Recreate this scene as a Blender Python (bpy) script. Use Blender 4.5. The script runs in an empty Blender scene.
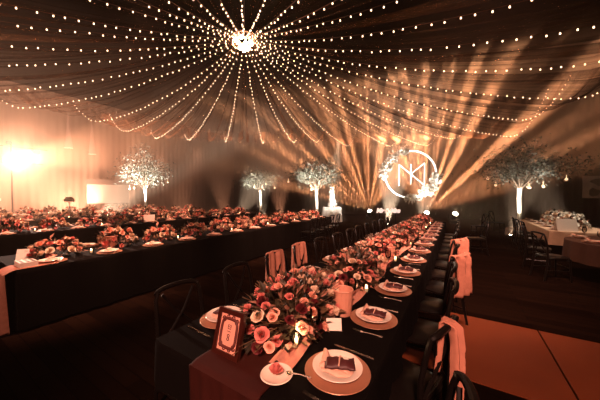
import bpy, math, random
from mathutils import Vector, Matrix, Euler
R = math.radians
scene = bpy.context.scene
COL = scene.collection
rnd = random.Random(7)

# ------------------------------------------------------------------ materials
MATS = {}
def mat(name, color, rough=0.6, metal=0.0, emit=None, strength=0.0, noise=0.0, scale=20.0, bump=0.0, spec=0.5, trans=0.0, sheen=0.0, sampling=None):
    if name in MATS: return MATS[name]
    m = bpy.data.materials.new(name); m.use_nodes = True
    nt = m.node_tree; b = nt.nodes['Principled BSDF']
    b.inputs['Base Color'].default_value = (*color, 1)
    b.inputs['Roughness'].default_value = rough
    b.inputs['Metallic'].default_value = metal
    b.inputs['Specular IOR Level'].default_value = spec
    b.inputs['Transmission Weight'].default_value = trans
    b.inputs['Sheen Weight'].default_value = sheen
    if emit:
        b.inputs['Emission Color'].default_value = (*emit, 1)
        b.inputs['Emission Strength'].default_value = strength
        if sampling: m.cycles.emission_sampling = sampling
    if noise or bump:
        tc = nt.nodes.new('ShaderNodeTexCoord'); n = nt.nodes.new('ShaderNodeTexNoise')
        n.inputs['Scale'].default_value = scale; n.inputs['Detail'].default_value = 4
        nt.links.new(tc.outputs['Object'], n.inputs['Vector'])
        if noise:
            r = nt.nodes.new('ShaderNodeMix'); r.data_type = 'RGBA'
            r.inputs[6].default_value = (*[c*(1-noise) for c in color], 1)
            r.inputs[7].default_value = (*[min(1, c*(1+noise)) for c in color], 1)
            nt.links.new(n.outputs['Fac'], r.inputs[0]); nt.links.new(r.outputs[2], b.inputs['Base Color'])
        if bump:
            bp = nt.nodes.new('ShaderNodeBump'); bp.inputs['Strength'].default_value = bump; bp.inputs['Distance'].default_value = 0.01
            nt.links.new(n.outputs['Fac'], bp.inputs['Height']); nt.links.new(bp.outputs['Normal'], b.inputs['Normal'])
    MATS[name] = m
    return m

def wood_floor():
    m = bpy.data.materials.new('floor_boards'); m.use_nodes = True
    nt = m.node_tree; b = nt.nodes['Principled BSDF']
    tc = nt.nodes.new('ShaderNodeTexCoord')
    br = nt.nodes.new('ShaderNodeTexBrick'); br.inputs['Scale'].default_value = 1.0
    br.inputs['Brick Width'].default_value = 1.6; br.inputs['Row Height'].default_value = 0.13
    br.inputs['Mortar Size'].default_value = 0.004
    br.inputs['Color1'].default_value = (.0045, .0022, .0014, 1); br.inputs['Color2'].default_value = (.010, .0048, .003, 1)
    br.inputs['Mortar'].default_value = (.002, .001, .001, 1)
    nt.links.new(tc.outputs['Object'], br.inputs['Vector'])
    nt.links.new(br.outputs['Color'], b.inputs['Base Color'])
    b.inputs['Roughness'].default_value = .9
    b.inputs['Specular IOR Level'].default_value = 0.0
    return m

def cloth_wall(name, c, folds):
    m = bpy.data.materials.new(name); m.use_nodes = True
    nt = m.node_tree; b = nt.nodes['Principled BSDF']
    b.inputs['Base Color'].default_value = (*c, 1); b.inputs['Roughness'].default_value = .9
    b.inputs['Specular IOR Level'].default_value = .1
    tc = nt.nodes.new('ShaderNodeTexCoord'); w = nt.nodes.new('ShaderNodeTexWave')
    w.bands_direction = folds; w.inputs['Scale'].default_value = .8; w.inputs['Distortion'].default_value = 1.2
    nt.links.new(tc.outputs['Object'], w.inputs['Vector'])
    bp = nt.nodes.new('ShaderNodeBump'); bp.inputs['Strength'].default_value = .5; bp.inputs['Distance'].default_value = .08
    nt.links.new(w.outputs['Fac'], bp.inputs['Height']); nt.links.new(bp.outputs['Normal'], b.inputs['Normal'])
    return m

def sheer_mat(name, color, opacity):
    m = bpy.data.materials.new(name); m.use_nodes = True
    nt = m.node_tree; nt.nodes.clear()
    out = nt.nodes.new('ShaderNodeOutputMaterial')
    mix = nt.nodes.new('ShaderNodeMixShader'); tr = nt.nodes.new('ShaderNodeBsdfTransparent')
    ad = nt.nodes.new('ShaderNodeMixShader'); d = nt.nodes.new('ShaderNodeBsdfDiffuse'); t = nt.nodes.new('ShaderNodeBsdfTranslucent')
    d.inputs['Color'].default_value = (*color, 1); t.inputs['Color'].default_value = (*color, 1)
    ad.inputs[0].default_value = .4
    nt.links.new(d.outputs[0], ad.inputs[1]); nt.links.new(t.outputs[0], ad.inputs[2])
    mix.inputs[0].default_value = opacity
    nt.links.new(tr.outputs[0], mix.inputs[1]); nt.links.new(ad.outputs[0], mix.inputs[2]); nt.links.new(mix.outputs[0], out.inputs['Surface'])
    return m

M_floor = wood_floor()
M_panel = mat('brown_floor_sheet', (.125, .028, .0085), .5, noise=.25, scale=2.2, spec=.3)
M_black = mat('matt_black_ceiling', (.010, .008, .006), .95, spec=.05)
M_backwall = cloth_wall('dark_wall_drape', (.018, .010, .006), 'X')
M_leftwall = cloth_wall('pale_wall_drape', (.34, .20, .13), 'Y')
M_dark = mat('near_black_wall', (.018, .012, .009), .9, spec=.1)
M_cloth = mat('black_tablecloth', (.0025, .0017, .0014), .95, spec=.06, noise=.2, scale=60)
M_velvet = mat('burgundy_velvet', (.028, .0042, .0024), .8, noise=.3, scale=9, bump=.25, sheen=.0, spec=.15)
M_gauze = mat('blush_gauze', (.55, .25, .18), .9, noise=.25, scale=40, bump=.3, spec=.1)
M_sash = mat('blush_linen', (.44, .18, .12), .85, noise=.2, scale=25, bump=.3, spec=.2)
M_chair = mat('black_lacquer_wood', (.005, .0035, .003), .3, spec=.16, noise=.2, scale=30)
M_charger = mat('rose_gold_charger', (.42, .20, .12), .38, metal=.35, noise=.1, scale=30)
M_china = mat('white_china', (.78, .66, .56), .22, noise=.04, scale=10)
M_napkin = mat('blush_napkin', (.66, .38, .28), .85, noise=.12, scale=40, bump=.25)
M_packet = mat('burgundy_packet', (.055, .010, .010), .55, noise=.3, scale=30)
M_silver = mat('silver_cutlery', (.75, .62, .52), .22, metal=1.0, noise=.05, scale=10)
M_card = mat('white_card', (.82, .72, .62), .7, noise=.04, scale=15)
M_ink = mat('dark_ink', (.035, .012, .010), .7, noise=.1)
M_frame = mat('mahogany_frame', (.034, .006, .0035), .35, noise=.3, scale=18, bump=.1)
M_framecard = mat('cream_pink_card', (.66, .30, .22), .7, noise=.06, scale=15)
M_scroll = mat('red_scroll_print', (.08, .012, .009), .7, noise=.1)
M_wax = mat('ivory_wax', (.85, .7, .5), .5, noise=.05, emit=(1, .6, .3), strength=.6, sampling='NONE')
M_flame = mat('candle_flame', (1, .7, .4), .5, emit=(1, .62, .32), strength=40, noise=.02, sampling='NONE')
M_pot = mat('blush_fluted_pottery', (.60, .27, .18), .6, noise=.15, scale=14, bump=.2)
M_pink = mat('petal_pink', (.66, .20, .17), .65, noise=.2, scale=30, spec=.2)
M_blush = mat('petal_blush', (.80, .40, .29), .65, noise=.2, scale=30, spec=.2)
M_cream = mat('petal_cream', (.78, .58, .42), .65, noise=.15, scale=30, spec=.2)
M_wine = mat('petal_burgundy', (.11, .014, .016), .6, noise=.3, scale=30, spec=.2)
M_white = mat('petal_white', (.85, .80, .72), .65, noise=.1, scale=30, spec=.2)
M_leafA = mat('leaf_dark_olive', (.030, .022, .011), .5, noise=.4, scale=15)
M_leafB = mat('leaf_bronze', (.13, .075, .038), .5, noise=.4, scale=15)
M_leafC = mat('leaf_dusty_pink', (.34, .15, .10), .6, noise=.3, scale=15)
M_tree = mat('silvery_leaf', (.22, .24, .20), .6, noise=.4, scale=6)
M_tree2 = mat('grey_green_leaf', (.10, .11, .085), .6, noise=.4, scale=6)
M_trunk = mat('white_wrapped_trunk', (.86, .80, .70), .6, noise=.12, scale=12, bump=.2)
M_bark = mat('brown_branch', (.12, .08, .05), .8, noise=.3, scale=20)
M_bulb = mat('lit_bulb', (1, .8, .55), .3, emit=(1, .64, .38), strength=6, noise=.01, sampling='NONE')
M_bulb_hot = mat('lit_hub_lamp', (1, .8, .55), .3, emit=(1, .76, .52), strength=60, noise=.01, sampling='NONE')
M_globe = mat('lit_globe', (1, .8, .6), .3, emit=(1, .62, .34), strength=1.6, noise=.01, sampling='NONE')
M_wire = mat('copper_wire', (.30, .13, .07), .4, metal=.6, noise=.1)
M_neon = mat('white_neon', (1, 1, 1), .3, emit=(1, .90, .80), strength=3, noise=.01)
M_letter = mat('white_letter', (.85, .80, .74), .5, noise=.05, emit=(1, .9, .8), strength=.5)  # slight glow put into the letters so they read brighter
M_body = mat('black_fixture', (.012, .010, .010), .4, noise=.2)
M_lens = mat('lit_lens', (1, .9, .8), .2, emit=(1, .78, .58), strength=60, noise=.01, sampling='NONE')
M_whitecloth = mat('white_tablecloth', (.85, .78, .70), .8, noise=.05, bump=.2, scale=30)
M_icing = mat('white_icing', (.88, .82, .75), .5, noise=.05, bump=.3, scale=40)
M_screen = mat('white_screen_cloth', (.62, .50, .40), .8, noise=.04, scale=5)
M_greybar = mat('grey_case', (.22, .14, .10), .6, noise=.15)
M_cone = sheer_mat('pale_voile', (.85, .62, .50), .6)
M_drape = sheer_mat('black_voile', (.30, .16, .095), .14)
def gather(m):
    # gathered voile: denser and thinner bands running out from the hub
    nt = m.node_tree; mix = [n for n in nt.nodes if n.type == 'MIX_SHADER' and n.outputs[0].links and n.outputs[0].links[0].to_node.type == 'OUTPUT_MATERIAL'][0]
    tc = nt.nodes.new('ShaderNodeTexCoord'); g = nt.nodes.new('ShaderNodeTexGradient'); g.gradient_type = 'RADIAL'
    nt.links.new(tc.outputs['Object'], g.inputs[0])
    mu_ = nt.nodes.new('ShaderNodeMath'); mu_.operation = 'MULTIPLY'; mu_.inputs[1].default_value = 1.0; nt.links.new(g.outputs['Fac'], mu_.inputs[0])
    n = nt.nodes.new('ShaderNodeTexNoise'); n.noise_dimensions = '1D'; n.inputs['Scale'].default_value = 150; n.inputs['Detail'].default_value = 2
    nt.links.new(mu_.outputs[0], n.inputs['W'])
    r = nt.nodes.new('ShaderNodeMapRange'); r.interpolation_type = 'SMOOTHSTEP'
    for k_, v in (('From Min', .45), ('From Max', .72), ('To Min', .02), ('To Max', .5)): r.inputs[k_].default_value = v
    nt.links.new(n.outputs[0], r.inputs['Value']); nt.links.new(r.outputs[0], mix.inputs[0])
gather(M_drape)
M_wood = mat('brown_table_top', (.20, .075, .035), .4, noise=.3, scale=9)
M_brown = mat('brown_cloth', (.06, .022, .010), .8, noise=.2, scale=20)
M_mural = mat('pale_board', (.42, .33, .26), .7, noise=.1, scale=4)
M_muralink = mat('brown_shape', (.06, .025, .014), .7, noise=.2, scale=4)
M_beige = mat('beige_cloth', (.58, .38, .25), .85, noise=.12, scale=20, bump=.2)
def glass_mat():
    m = bpy.data.materials.new('clear_glass'); m.use_nodes = True
    nt = m.node_tree; nt.nodes.clear()
    o = nt.nodes.new('ShaderNodeOutputMaterial'); mx = nt.nodes.new('ShaderNodeMixShader')
    t = nt.nodes.new('ShaderNodeBsdfTransparent'); g = nt.nodes.new('ShaderNodeBsdfGlossy'); fr = nt.nodes.new('ShaderNodeLayerWeight')
    t.inputs[0].default_value = (.93, .9, .87, 1); g.inputs['Roughness'].default_value = .08; fr.inputs['Blend'].default_value = .35
    nt.links.new(fr.outputs['Fresnel'], mx.inputs[0]); nt.links.new(t.outputs[0], mx.inputs[1]); nt.links.new(g.outputs[0], mx.inputs[2])
    nt.links.new(mx.outputs[0], o.inputs['Surface'])
    return m
M_glass = glass_mat()

# ------------------------------------------------------------------ mesh builder
class MB:
    def __init__(s): s.v = []; s.f = []; s.m = []
    def add(s, vs, fs, mi=0):
        o = len(s.v); s.v += [tuple(v) for v in vs]; s.f += [tuple(i+o for i in f) for f in fs]; s.m += [mi]*len(fs)
        return s
    def box(s, c, d, rot=None, mi=0):
        x, y, z = d[0]/2, d[1]/2, d[2]/2
        vs = [Vector((a*x, b*y, e*z)) for a in (-1, 1) for b in (-1, 1) for e in (-1, 1)]
        if rot is not None: vs = [rot @ v for v in vs]
        vs = [v+Vector(c) for v in vs]
        return s.add(vs, [(0,1,3,2),(4,6,7,5),(0,4,5,1),(2,3,7,6),(0,2,6,4),(1,5,7,3)], mi)
    def tube(s, pts, r, n=8, mi=0, closed=False, cap=True):
        pts = [Vector(p) for p in pts]; k = len(pts); rr = r if isinstance(r, (list, tuple)) else [r]*k
        vs = []; prev = None
        for i, p in enumerate(pts):
            a = pts[(i-1) % k] if (closed or i > 0) else p; b = pts[(i+1) % k] if (closed or i < k-1) else p
            t = (b-a).normalized()
            if prev is None:
                up = Vector((0,0,1)) if abs(t.z) < .9 else Vector((1,0,0))
                u = t.cross(up).normalized()
            else:
                u = (prev - t*prev.dot(t)); u = u.normalized() if u.length > 1e-6 else prev
            prev = u; w = t.cross(u)
            for j in range(n):
                q = 2*math.pi*j/n; vs.append(p + (u*math.cos(q)+w*math.sin(q))*rr[i])
        fs = []
        for i in range(k if closed else k-1):
            for j in range(n):
                a = i*n+j; b = i*n+(j+1) % n; c = ((i+1) % k)*n+(j+1) % n; d = ((i+1) % k)*n+j
                fs.append((a, b, c, d))
        if cap and not closed: fs += [tuple(range(n))[::-1], tuple(range((k-1)*n, k*n))]
        return s.add(vs, fs, mi)
    def lathe(s, prof, n=24, c=(0,0,0), mi=0, wave=None):
        vs = []; k = len(prof)
        for i, (r, z) in enumerate(prof):
            for j in range(n):
                q = 2*math.pi*j/n; w = wave(i, q) if wave else 1
                vs.append((c[0]+r*w*math.cos(q), c[1]+r*w*math.sin(q), c[2]+z))
        fs = [(i*n+j, i*n+(j+1) % n, (i+1)*n+(j+1) % n, (i+1)*n+j) for i in range(k-1) for j in range(n)]
        if prof[0][0] > 1e-5: fs.append(tuple(range(n))[::-1])
        if prof[-1][0] > 1e-5: fs.append(tuple(range((k-1)*n, k*n)))
        return s.add(vs, fs, mi)
    def grid(s, fn, nu, nv, mi=0):
        vs = [fn(i/nu, j/nv) for i in range(nu+1) for j in range(nv+1)]
        fs = [(i*(nv+1)+j, (i+1)*(nv+1)+j, (i+1)*(nv+1)+j+1, i*(nv+1)+j+1) for i in range(nu) for j in range(nv)]
        return s.add(vs, fs, mi)
    def leaf(s, p, d, up, L, W, mi=0):
        d = d.normalized(); x = d.cross(up)
        x = x.normalized() if x.length > 1e-4 else Vector((1,0,0)); n = x.cross(d)
        p = Vector(p)
        vs = [p, p+d*L*.45+x*W*.5+n*W*.12, p+d*L-n*L*.12, p+d*L*.45-x*W*.5+n*W*.12, p+d*L*.5]
        return s.add(vs, [(0,1,4),(1,2,4),(2,3,4),(3,0,4)], mi)
    def build(s, name, mats, parent=None, smooth=True, loc=None):
        me = bpy.data.meshes.new(name); me.from_pydata(s.v, [], s.f)
        mats = mats if isinstance(mats, (list, tuple)) else [mats]
        for m in mats: me.materials.append(m)
        if len(mats) > 1: me.polygons.foreach_set('material_index', s.m)
        if smooth: me.polygons.foreach_set('use_smooth', [True]*len(me.polygons))
        me.validate(); me.update()
        o = bpy.data.objects.new(name, me); COL.objects.link(o)
        if parent: o.parent = parent
        if loc: o.location = loc
        if smooth:
            try: me.set_sharp_from_angle(angle=R(40))
            except Exception: pass
        return o
def tag(o, label, cat, group=None, kind=None):
    o['label'] = label; o['category'] = cat
    if group: o['group'] = group
    if kind: o['kind'] = kind
    return o
def structure(o, label=None, cat=None):
    o['kind'] = 'structure'
    if label: o['label'] = label
    if cat: o['category'] = cat
    return o
def empty(name, loc, label, cat, group=None, rz=0):
    o = bpy.data.objects.new(name, None); COL.objects.link(o); o.location = loc; o.rotation_euler = (0, 0, rz)
    o.empty_display_size = .1
    return tag(o, label, cat, group)
KIDS = {}
def kids(o):
    return [c for c in o.children]
def copy_tree(o, parent=None):
    c = o.copy(); COL.objects.link(c)
    if parent: c.parent = parent
    for ch in kids(o): copy_tree(ch, c)
    return c
def inst(proto, loc, rz, label, group=None, scale=None, used=set()):
    """first call places the prototype itself, later calls place copies"""
    if proto.name in used: o = copy_tree(proto)
    else: used.add(proto.name); o = proto
    o.location = loc; o.rotation_euler = (proto.rotation_euler.x, proto.rotation_euler.y, rz)
    if scale: o.scale = (scale,)*3 if not isinstance(scale, tuple) else scale
    o['label'] = label
    if group: o['group'] = group
    return o
ORD = ['', 'first', 'second', 'third', 'fourth', 'fifth', 'sixth', 'seventh', 'eighth', 'ninth', 'tenth', 'eleventh', 'twelfth', 'thirteenth', 'fourteenth', 'fifteenth', 'sixteenth', 'seventeenth', 'eighteenth', 'nineteenth', 'twentieth']

# ------------------------------------------------------------------ camera (eye level 1.65 m, standing beside the front table)
FPX = 255.0
YAW = R(31.8); PITCH = math.atan(5/FPX)
cam = bpy.data.cameras.new('camera'); cam.sensor_width = 36; cam.lens = FPX/600*36; cam.clip_start = .05; cam.clip_end = 200
co = bpy.data.objects.new('camera', cam); COL.objects.link(co)
co.location = (0, 0, 1.65); co.rotation_euler = (R(90)-PITCH, 0, YAW)
scene.camera = co

# ------------------------------------------------------------------ setting
XL, XR, YF, YB, ZC = -22.0, 9.5, -4.5, 21.0, 8.2
structure(MB().box(((XL+XR)/2, (YF+YB)/2, -.05), (XR-XL, YB-YF, .1)).build('floor', M_floor, smooth=False))
structure(MB().box(((XL+XR)/2, (YF+YB)/2, ZC+.05), (XR-XL, YB-YF, .1)).build('ceiling', M_black, smooth=False))
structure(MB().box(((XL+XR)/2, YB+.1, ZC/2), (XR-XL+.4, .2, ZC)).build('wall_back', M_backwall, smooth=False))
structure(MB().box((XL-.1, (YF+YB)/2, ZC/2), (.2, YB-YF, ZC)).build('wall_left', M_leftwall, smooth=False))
structure(MB().box((XR+.1, (YF+YB)/2, ZC/2), (.2, YB-YF, ZC)).build('wall_right', M_dark, smooth=False))
structure(MB().box(((XL+XR)/2, YF-.1, ZC/2), (XR-XL+.4, .2, ZC)).build('wall_front', M_dark, smooth=False))
structure(MB().box(((XL+XR)/2, YB-.02, .12), (XR-XL-.1, .04, .24)).build('baseboard_back', M_dark, smooth=False))
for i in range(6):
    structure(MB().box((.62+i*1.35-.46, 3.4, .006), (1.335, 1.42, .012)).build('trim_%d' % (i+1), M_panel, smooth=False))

# ------------------------------------------------------------------ light strings and drapes of the canopy
APEX = Vector((-5.7, 5.9, 6.5))
STR = [(6,8.25,4.7),(18,8.5,4.7),(32,10.25,4.7),(44,10.75,4.7),(52,12.5,4.5),(62,11.25,4.7),(72,12.5,4.8),(82,12.0,5.0),(93,9.75,4.9),
       (102,7.75,4.9),(112,7.5,4.9),(126,7.75,4.9),(142,7.75,4.9),(156,8.25,4.9),(166,9.0,4.9),(178,8.0,4.8),(190,7.0,4.75),(202,8.5,4.9),(212,8.75,4.9),
       (224,9.0,4.9),(236,7.75,4.9),(244,9.0,4.9),(252,8.0,5.0),(264,9.5,4.9),(275,8.5,4.9),(286,7.5,4.9),(296,7.5,4.9),(305,7.5,4.9),(313,7.5,4.9),
       (321,7.5,4.9),(330,7.5,4.9),(340,8.5,4.9),(350,9.5,4.9),(357,8.5,4.75)]
def hprof(s, Rl, hs):
    return hs+(APEX.z-hs)*(1-s)**2 if s < 1 else hs+.7*((s-1)*Rl/1.6)**2
def canopy_pt(th, Rl, hs, s):
    return Vector((APEX.x+math.cos(th)*Rl*s, APEX.y+math.sin(th)*Rl*s, hprof(s, Rl, hs)))
def inside(p): return XL+.2 < p.x < XR-.2 and YF+.2 < p.y < YB-.2
bulb_me = None
def make_bulb(parent, p):
    global bulb_me
    if bulb_me is None:
        b = MB().lathe([(0, -.042), (.009, -.040), (.0135, -.032), (.0135, -.025), (.010, -.014), (.008, -.008)], 8, mi=0)
        b.lathe([(.009, -.010), (.009, .006), (0, .008)], 8, mi=1)
        o = b.build('bulb', [M_bulb, M_wire], parent, loc=p); bulb_me = o.data
        return o
    o = bpy.data.objects.new('bulb', bulb_me); COL.objects.link(o); o.parent = parent; o.location = p
    return o
br = random.Random(3)
def side_of(deg):
    if 85 <= deg < 150: return 'towards the back wall'
    if 150 <= deg < 205: return 'towards the back of the left wall'
    if 205 <= deg < 260: return 'towards the front of the left wall'
    if 260 <= deg < 345: return 'towards the camera overhead'
    return 'towards the right wall'
cnt = {}
for (deg, Rl, hs) in STR:
    sd = side_of(deg); cnt[sd] = cnt.get(sd, 0)+1
tot = dict(cnt); cnt = {}
for k, (deg, Rl, hs) in enumerate(STR):
    th = R(deg)
    sd = side_of(deg); cnt[sd] = cnt.get(sd, 0)+1
    smax = 1.0+1.5/Rl if 95 < deg < 175 else 1.28
    pts = []
    s = .02
    while s <= smax:
        p = canopy_pt(th, Rl, hs, s)
        if not inside(p): break
        pts.append(p-APEX); s += .02
    t = empty('string_light', APEX, 'string of warm bulbs from the hub %s, %s one' % (sd, ORD[cnt[sd]]), 'string light', 'bulb strings of the canopy')
    MB().tube(pts, .0045, 5).build('wire', M_wire, t)
    # bulbs along the wire, closer together near the hub
    acc = 0; last = pts[0]; n = 0; gap = .2
    for i in range(1, len(pts)):
        seg = pts[i]-pts[i-1]; L = seg.length; pos = 0
        while acc+L-pos >= gap and n < 98:
            pos += gap-acc; acc = 0
            q = pts[i-1]+seg*(pos/L)
            make_bulb(t, q+Vector((br.uniform(-.02, .02), br.uniform(-.02, .02), br.uniform(-.03, .0)))); n += 1
            dist = math.hypot(q.x, q.y)
            gap = .20 if dist < 2.5 else .24
            gap *= br.uniform(.8, 1.2)
        acc += L-pos
# hub
hub = empty('canopy_hub', APEX, 'bright cluster of lamps at the hub where all bulb strings meet', 'chandelier')
MB().tube([(.32*math.cos(a), .32*math.sin(a), .05) for a in [2*math.pi*i/24 for i in range(24)]], .02, 6, closed=True).build('ring', M_wire, hub)
MB().tube([(0, 0, .05), (0, 0, ZC-APEX.z)], .012, 6).build('hanging_cable', M_wire, hub)
for a in range(3):
    q = a*math.pi/3
    MB().tube([(.32*math.cos(q), .32*math.sin(q), .05), (-.32*math.cos(q), -.32*math.sin(q), .05)], .01, 6).build('spoke', M_wire, hub)
for i in range(13):
    a = i*2.39996; r = .26*math.sqrt(i/12)
    MB().lathe([(0, -.07), (.035, -.06), (.055, -.02), (.05, .01), (.02, .045), (0, .05)], 10).build('lamp', M_bulb_hot, hub, loc=(r*math.cos(a), r*math.sin(a), -.02-.30*(1-(r/.26)**2)))
# sheer drapes, one per gap between neighbouring strings
dr = random.Random(11)
for k in range(len(STR)):
    d0, R0, h0 = STR[k]; d1, R1, h1 = STR[(k+1) % len(STR)]
    if d1 < d0: d1 += 360
    ph = dr.uniform(0, 6); nf = dr.choice((4, 5, 6, 7)); amp = dr.uniform(.06, .12)
    drop = dr.uniform(0, .12)
    rows = []
    NU, NV = 26, 44
    def fn(u, v):
        th = R(d0+(d1-d0)*v); Rl = R0+(R1-R0)*v; hs = h0+(h1-h0)*v
        s = .045+u*1.2
        p = canopy_pt(th, Rl, hs, s)
        e = math.sin(math.pi*v)
        p.z += .10 - drop*e*min(1, u*2) + amp*min(1, u*1.6)*math.sin(ph+v*nf*2*math.pi)*e + .03*math.sin(11*u+9*v+ph)*e
        p.x = min(max(p.x, XL+.15), XR-.15); p.y = min(max(p.y, YF+.15), YB-.15)
        return p-APEX
    sd = side_of(d0)
    o = MB().grid(fn, NU, NV).build('ceiling_drape', M_drape, loc=APEX)
    tag(o, 'sheer ceiling drape after the %s bulb string %s' % (ORD[sum(1 for x in STR[:k+1] if side_of(x[0]) == sd)], sd), 'drape', 'sheer drapes under the ceiling')

# ------------------------------------------------------------------ chair
def make_chair():
    t = empty('cross_back_chair', (0,0,0), 'x', 'chair', 'black cross back chairs')
    sm = MB()
    prof = [(0, .43), (.205, .43), (.215, .437), (.215, .453), (.205, .46), (0, .463)]
    n = 28; vs = []
    for (r, z) in prof:
        for j in range(n):
            q = 2*math.pi*j/n; c, s_ = math.cos(q), math.sin(q)
            e = (abs(c)**4+abs(s_)**4)**(-.25)
            vs.append((r*e*c*.98, r*e*s_, z))
    sm.add(vs, [(i*n+j, i*n+(j+1) % n, (i+1)*n+(j+1) % n, (i+1)*n+j) for i in range(len(prof)-1) for j in range(n)])
    sm.build('seat', M_chair, t)
    for sy in (-1, 1):
        MB().tube([(-.20, .19*sy, 0), (-.185, .18*sy, .22), (-.18, .175*sy, .432)], [.013, .016, .018], 8).build('leg', M_chair, t)
        MB().tube([(.25, .2*sy, 0), (.205, .19*sy, .25), (.19, .185*sy, .45), (.20, .19*sy, .65), (.235, .185*sy, .84), (.245, .165*sy, .89)], [.014, .017, .018, .016, .015, .014], 8).build('leg', M_chair, t)
    pts = [(.245+.035*math.cos(a)*1.0-.0, .175*math.sin(a), .885+.03*math.cos(a)) for a in [R(-90+i*15) for i in range(13)]]
    MB().tube(pts, .019, 8).build('crest_rail', M_chair, t)
    for sy in (-1, 1):
        MB().tube([(.195, -.17*sy, .50), (.205+.012*sy, -.08*sy, .60), (.225+.012*sy, .03*sy, .72), (.25, .13*sy, .87)], .011, 6).build('cross_bar', M_chair, t)
    MB().tube([(.193, -.18, .50), (.20, 0, .495), (.193, .18, .50)], .012, 6).build('back_rail', M_chair, t)
    for sy in (-1, 1):
        MB().tube([(-.185, .18*sy, .2), (.21, .19*sy, .2)], .010, 6).build('stretcher', M_chair, t)
    MB().tube([(-.184, -.18, .26), (-.184, .18, .26)], .010, 6).build('stretcher', M_chair, t)
    return t
CHAIR = make_chair()
def sash(loc, rz, label, wid=.3, z0=.46, seed=0):
    r = random.Random(seed); ph = r.uniform(0, 6)
    def fn(u, v):
        # u: over the crest from front to back; v: across
        y = (v-.5)*wid*(1+.12*math.sin(2*math.pi*u))
        L = .36+(.92-z0)
        s = u*L
        if s < .30: x, z = .20+.03*s/.3, .62+s
        elif s < .38: a = (s-.30)/.08*math.pi; x, z = .262-.035*math.cos(a), .92+.022*math.sin(a)
        else: x, z = .298+.02*math.sin((s-.38)*6), .92-(s-.38)
        x += .028*math.sin(v*16+ph+2*u)*(1 if s > .38 else .3)
        x += .03*(1-abs(2*v-1))*(1 if .28 < s < .5 else .6)
        return (x, y, z)
    b = MB(); b.grid(fn, 30, 16)
    o = b.build('chair_sash', M_sash, loc=loc); o.rotation_euler = (0, 0, rz)
    so = o.modifiers.new('thickness', 'SOLIDIFY'); so.thickness = .008
    return tag(o, label, 'sash', 'blush sashes over chair backs')

# ------------------------------------------------------------------ tables with black cloths
def make_table(name, x0, x1, y0, y1, label, clothlabel, clothmat=None, hem=.48, topmat=None):
    cx, cy = (x0+x1)/2, (y0+y1)/2
    t = empty(name, (cx, cy, 0), label, 'table', 'long banquet tables')
    MB().box((0, 0, .715), (x1-x0-.04, y1-y0-.04, .04)).build('table_top', topmat or M_wood, t, smooth=False)
    for sy in (-1, 1):
        for sx in (-1, 1):
            MB().tube([(sx*((x1-x0)/2-.36), sy*((y1-y0)/2-.12), 0), (sx*((x1-x0)/2-.36), sy*((y1-y0)/2-.12), .70)], .025, 8).build('leg', M_body, t)
    W, L = (x1-x0)/2, (y1-y0)/2
    n = 240; vs = []; prof = [(0.985, .738), (1.0, .746), (1.0, .746), (1.0, .735)] ; 
    per = []
    for i in range(n):      # walk round the rectangle
        s = i/n*4*(W+L)
        if s < 2*L: p = (W, -L+s, 1, 0)
        elif s < 2*L+2*W: p = (W-(s-2*L), L, 0, 1)
        elif s < 4*L+2*W: p = (-W, L-(s-2*L-2*W), -1, 0)
        else: p = (-W+(s-4*L-2*W), -L, 0, -1)
        per.append(p)
    rows = [(0, .75), (.006, .744), (.01, .70), (.014, hem)]
    for ri, (o_, z) in enumerate(rows):
        for i, (px, py, nx, ny) in enumerate(per):
            w = o_+(.012*math.sin(i*1.9)+.010*math.sin(i*.73)) * (0, 0, .5, 1.2)[ri]
            w = max(w, 0)
            vs.append((px+nx*w, py+ny*w, z))
    fs = [(r*n+j, r*n+(j+1) % n, (r+1)*n+(j+1) % n, (r+1)*n+j) for r in range(3) for j in range(n)] + [tuple(range(n))[::-1]]
    o = MB().add(vs, fs).build('tablecloth', clothmat or M_cloth, loc=(cx, cy, 0))
    tag(o, clothlabel, 'tablecloth')
    return t
NB = 13
def setting_y(k): return 1.18+.645*k
T = [ # name phrase, x0, x1
    ('front table', -1.60, -.34), ('second table', -5.68, -4.42), ('third table', -9.75, -8.50), ('fourth table', -13.75, -12.50), ('farthest left table', -17.75, -16.50)]
make_table('banquet_table', -1.60, -.34, .86, 9.75, 'long banquet table in the foreground, nearest the camera', 'black cloth on the long front table with the framed card')
make_table('banquet_table', -5.68, -4.42, .78, 9.6, 'second long banquet table, next left from the front table', 'black cloth on the second long table, left of the front one', hem=.04)
make_table('banquet_table', -9.75, -8.50, 1.0, 9.6, 'third long banquet table, behind the second on the left', 'black cloth on the third long table, behind the second', hem=.04)
make_table('banquet_table', -13.75, -12.50, 1.5, 9.6, 'fourth long banquet table in the hazy left half of hall', 'black cloth on the fourth long table in the haze', hem=.04)
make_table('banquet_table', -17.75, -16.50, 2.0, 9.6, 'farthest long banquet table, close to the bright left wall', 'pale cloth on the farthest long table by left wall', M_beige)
rtb = empty('round_table', (2.8, 7.3, 0), 'round table under brown cloth nearest on the right side', 'table')
MB().lathe([(0, .70), (.88, .70), (.89, .72), (.88, .738), (0, .738)], 40).build('table_top', M_wood, rtb)
MB().lathe([(0, 0), (.35, 0), (.3, .04), (.06, .08), (.06, .70), (0, .70)], 20).build('pedestal', M_body, rtb)
tag(MB().lathe([(0, .75), (.90, .75), (.912, .742), (.918, .66), (.935, .36)], 96, wave=lambda i, q: 1+(0, 0, 0, .01, .022)[i]*math.sin(17*q)).build('tablecloth', M_brown, loc=(2.8, 7.3, 0)), 'dark brown cloth draped over the nearest round table on the right', 'tablecloth')
make_table('side_table', 1.98, 3.2, 8.75, 12.3, 'long right hand table in front of the white trunked tree', 'beige cloth hanging over the long table on the right', M_beige, .40)

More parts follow.
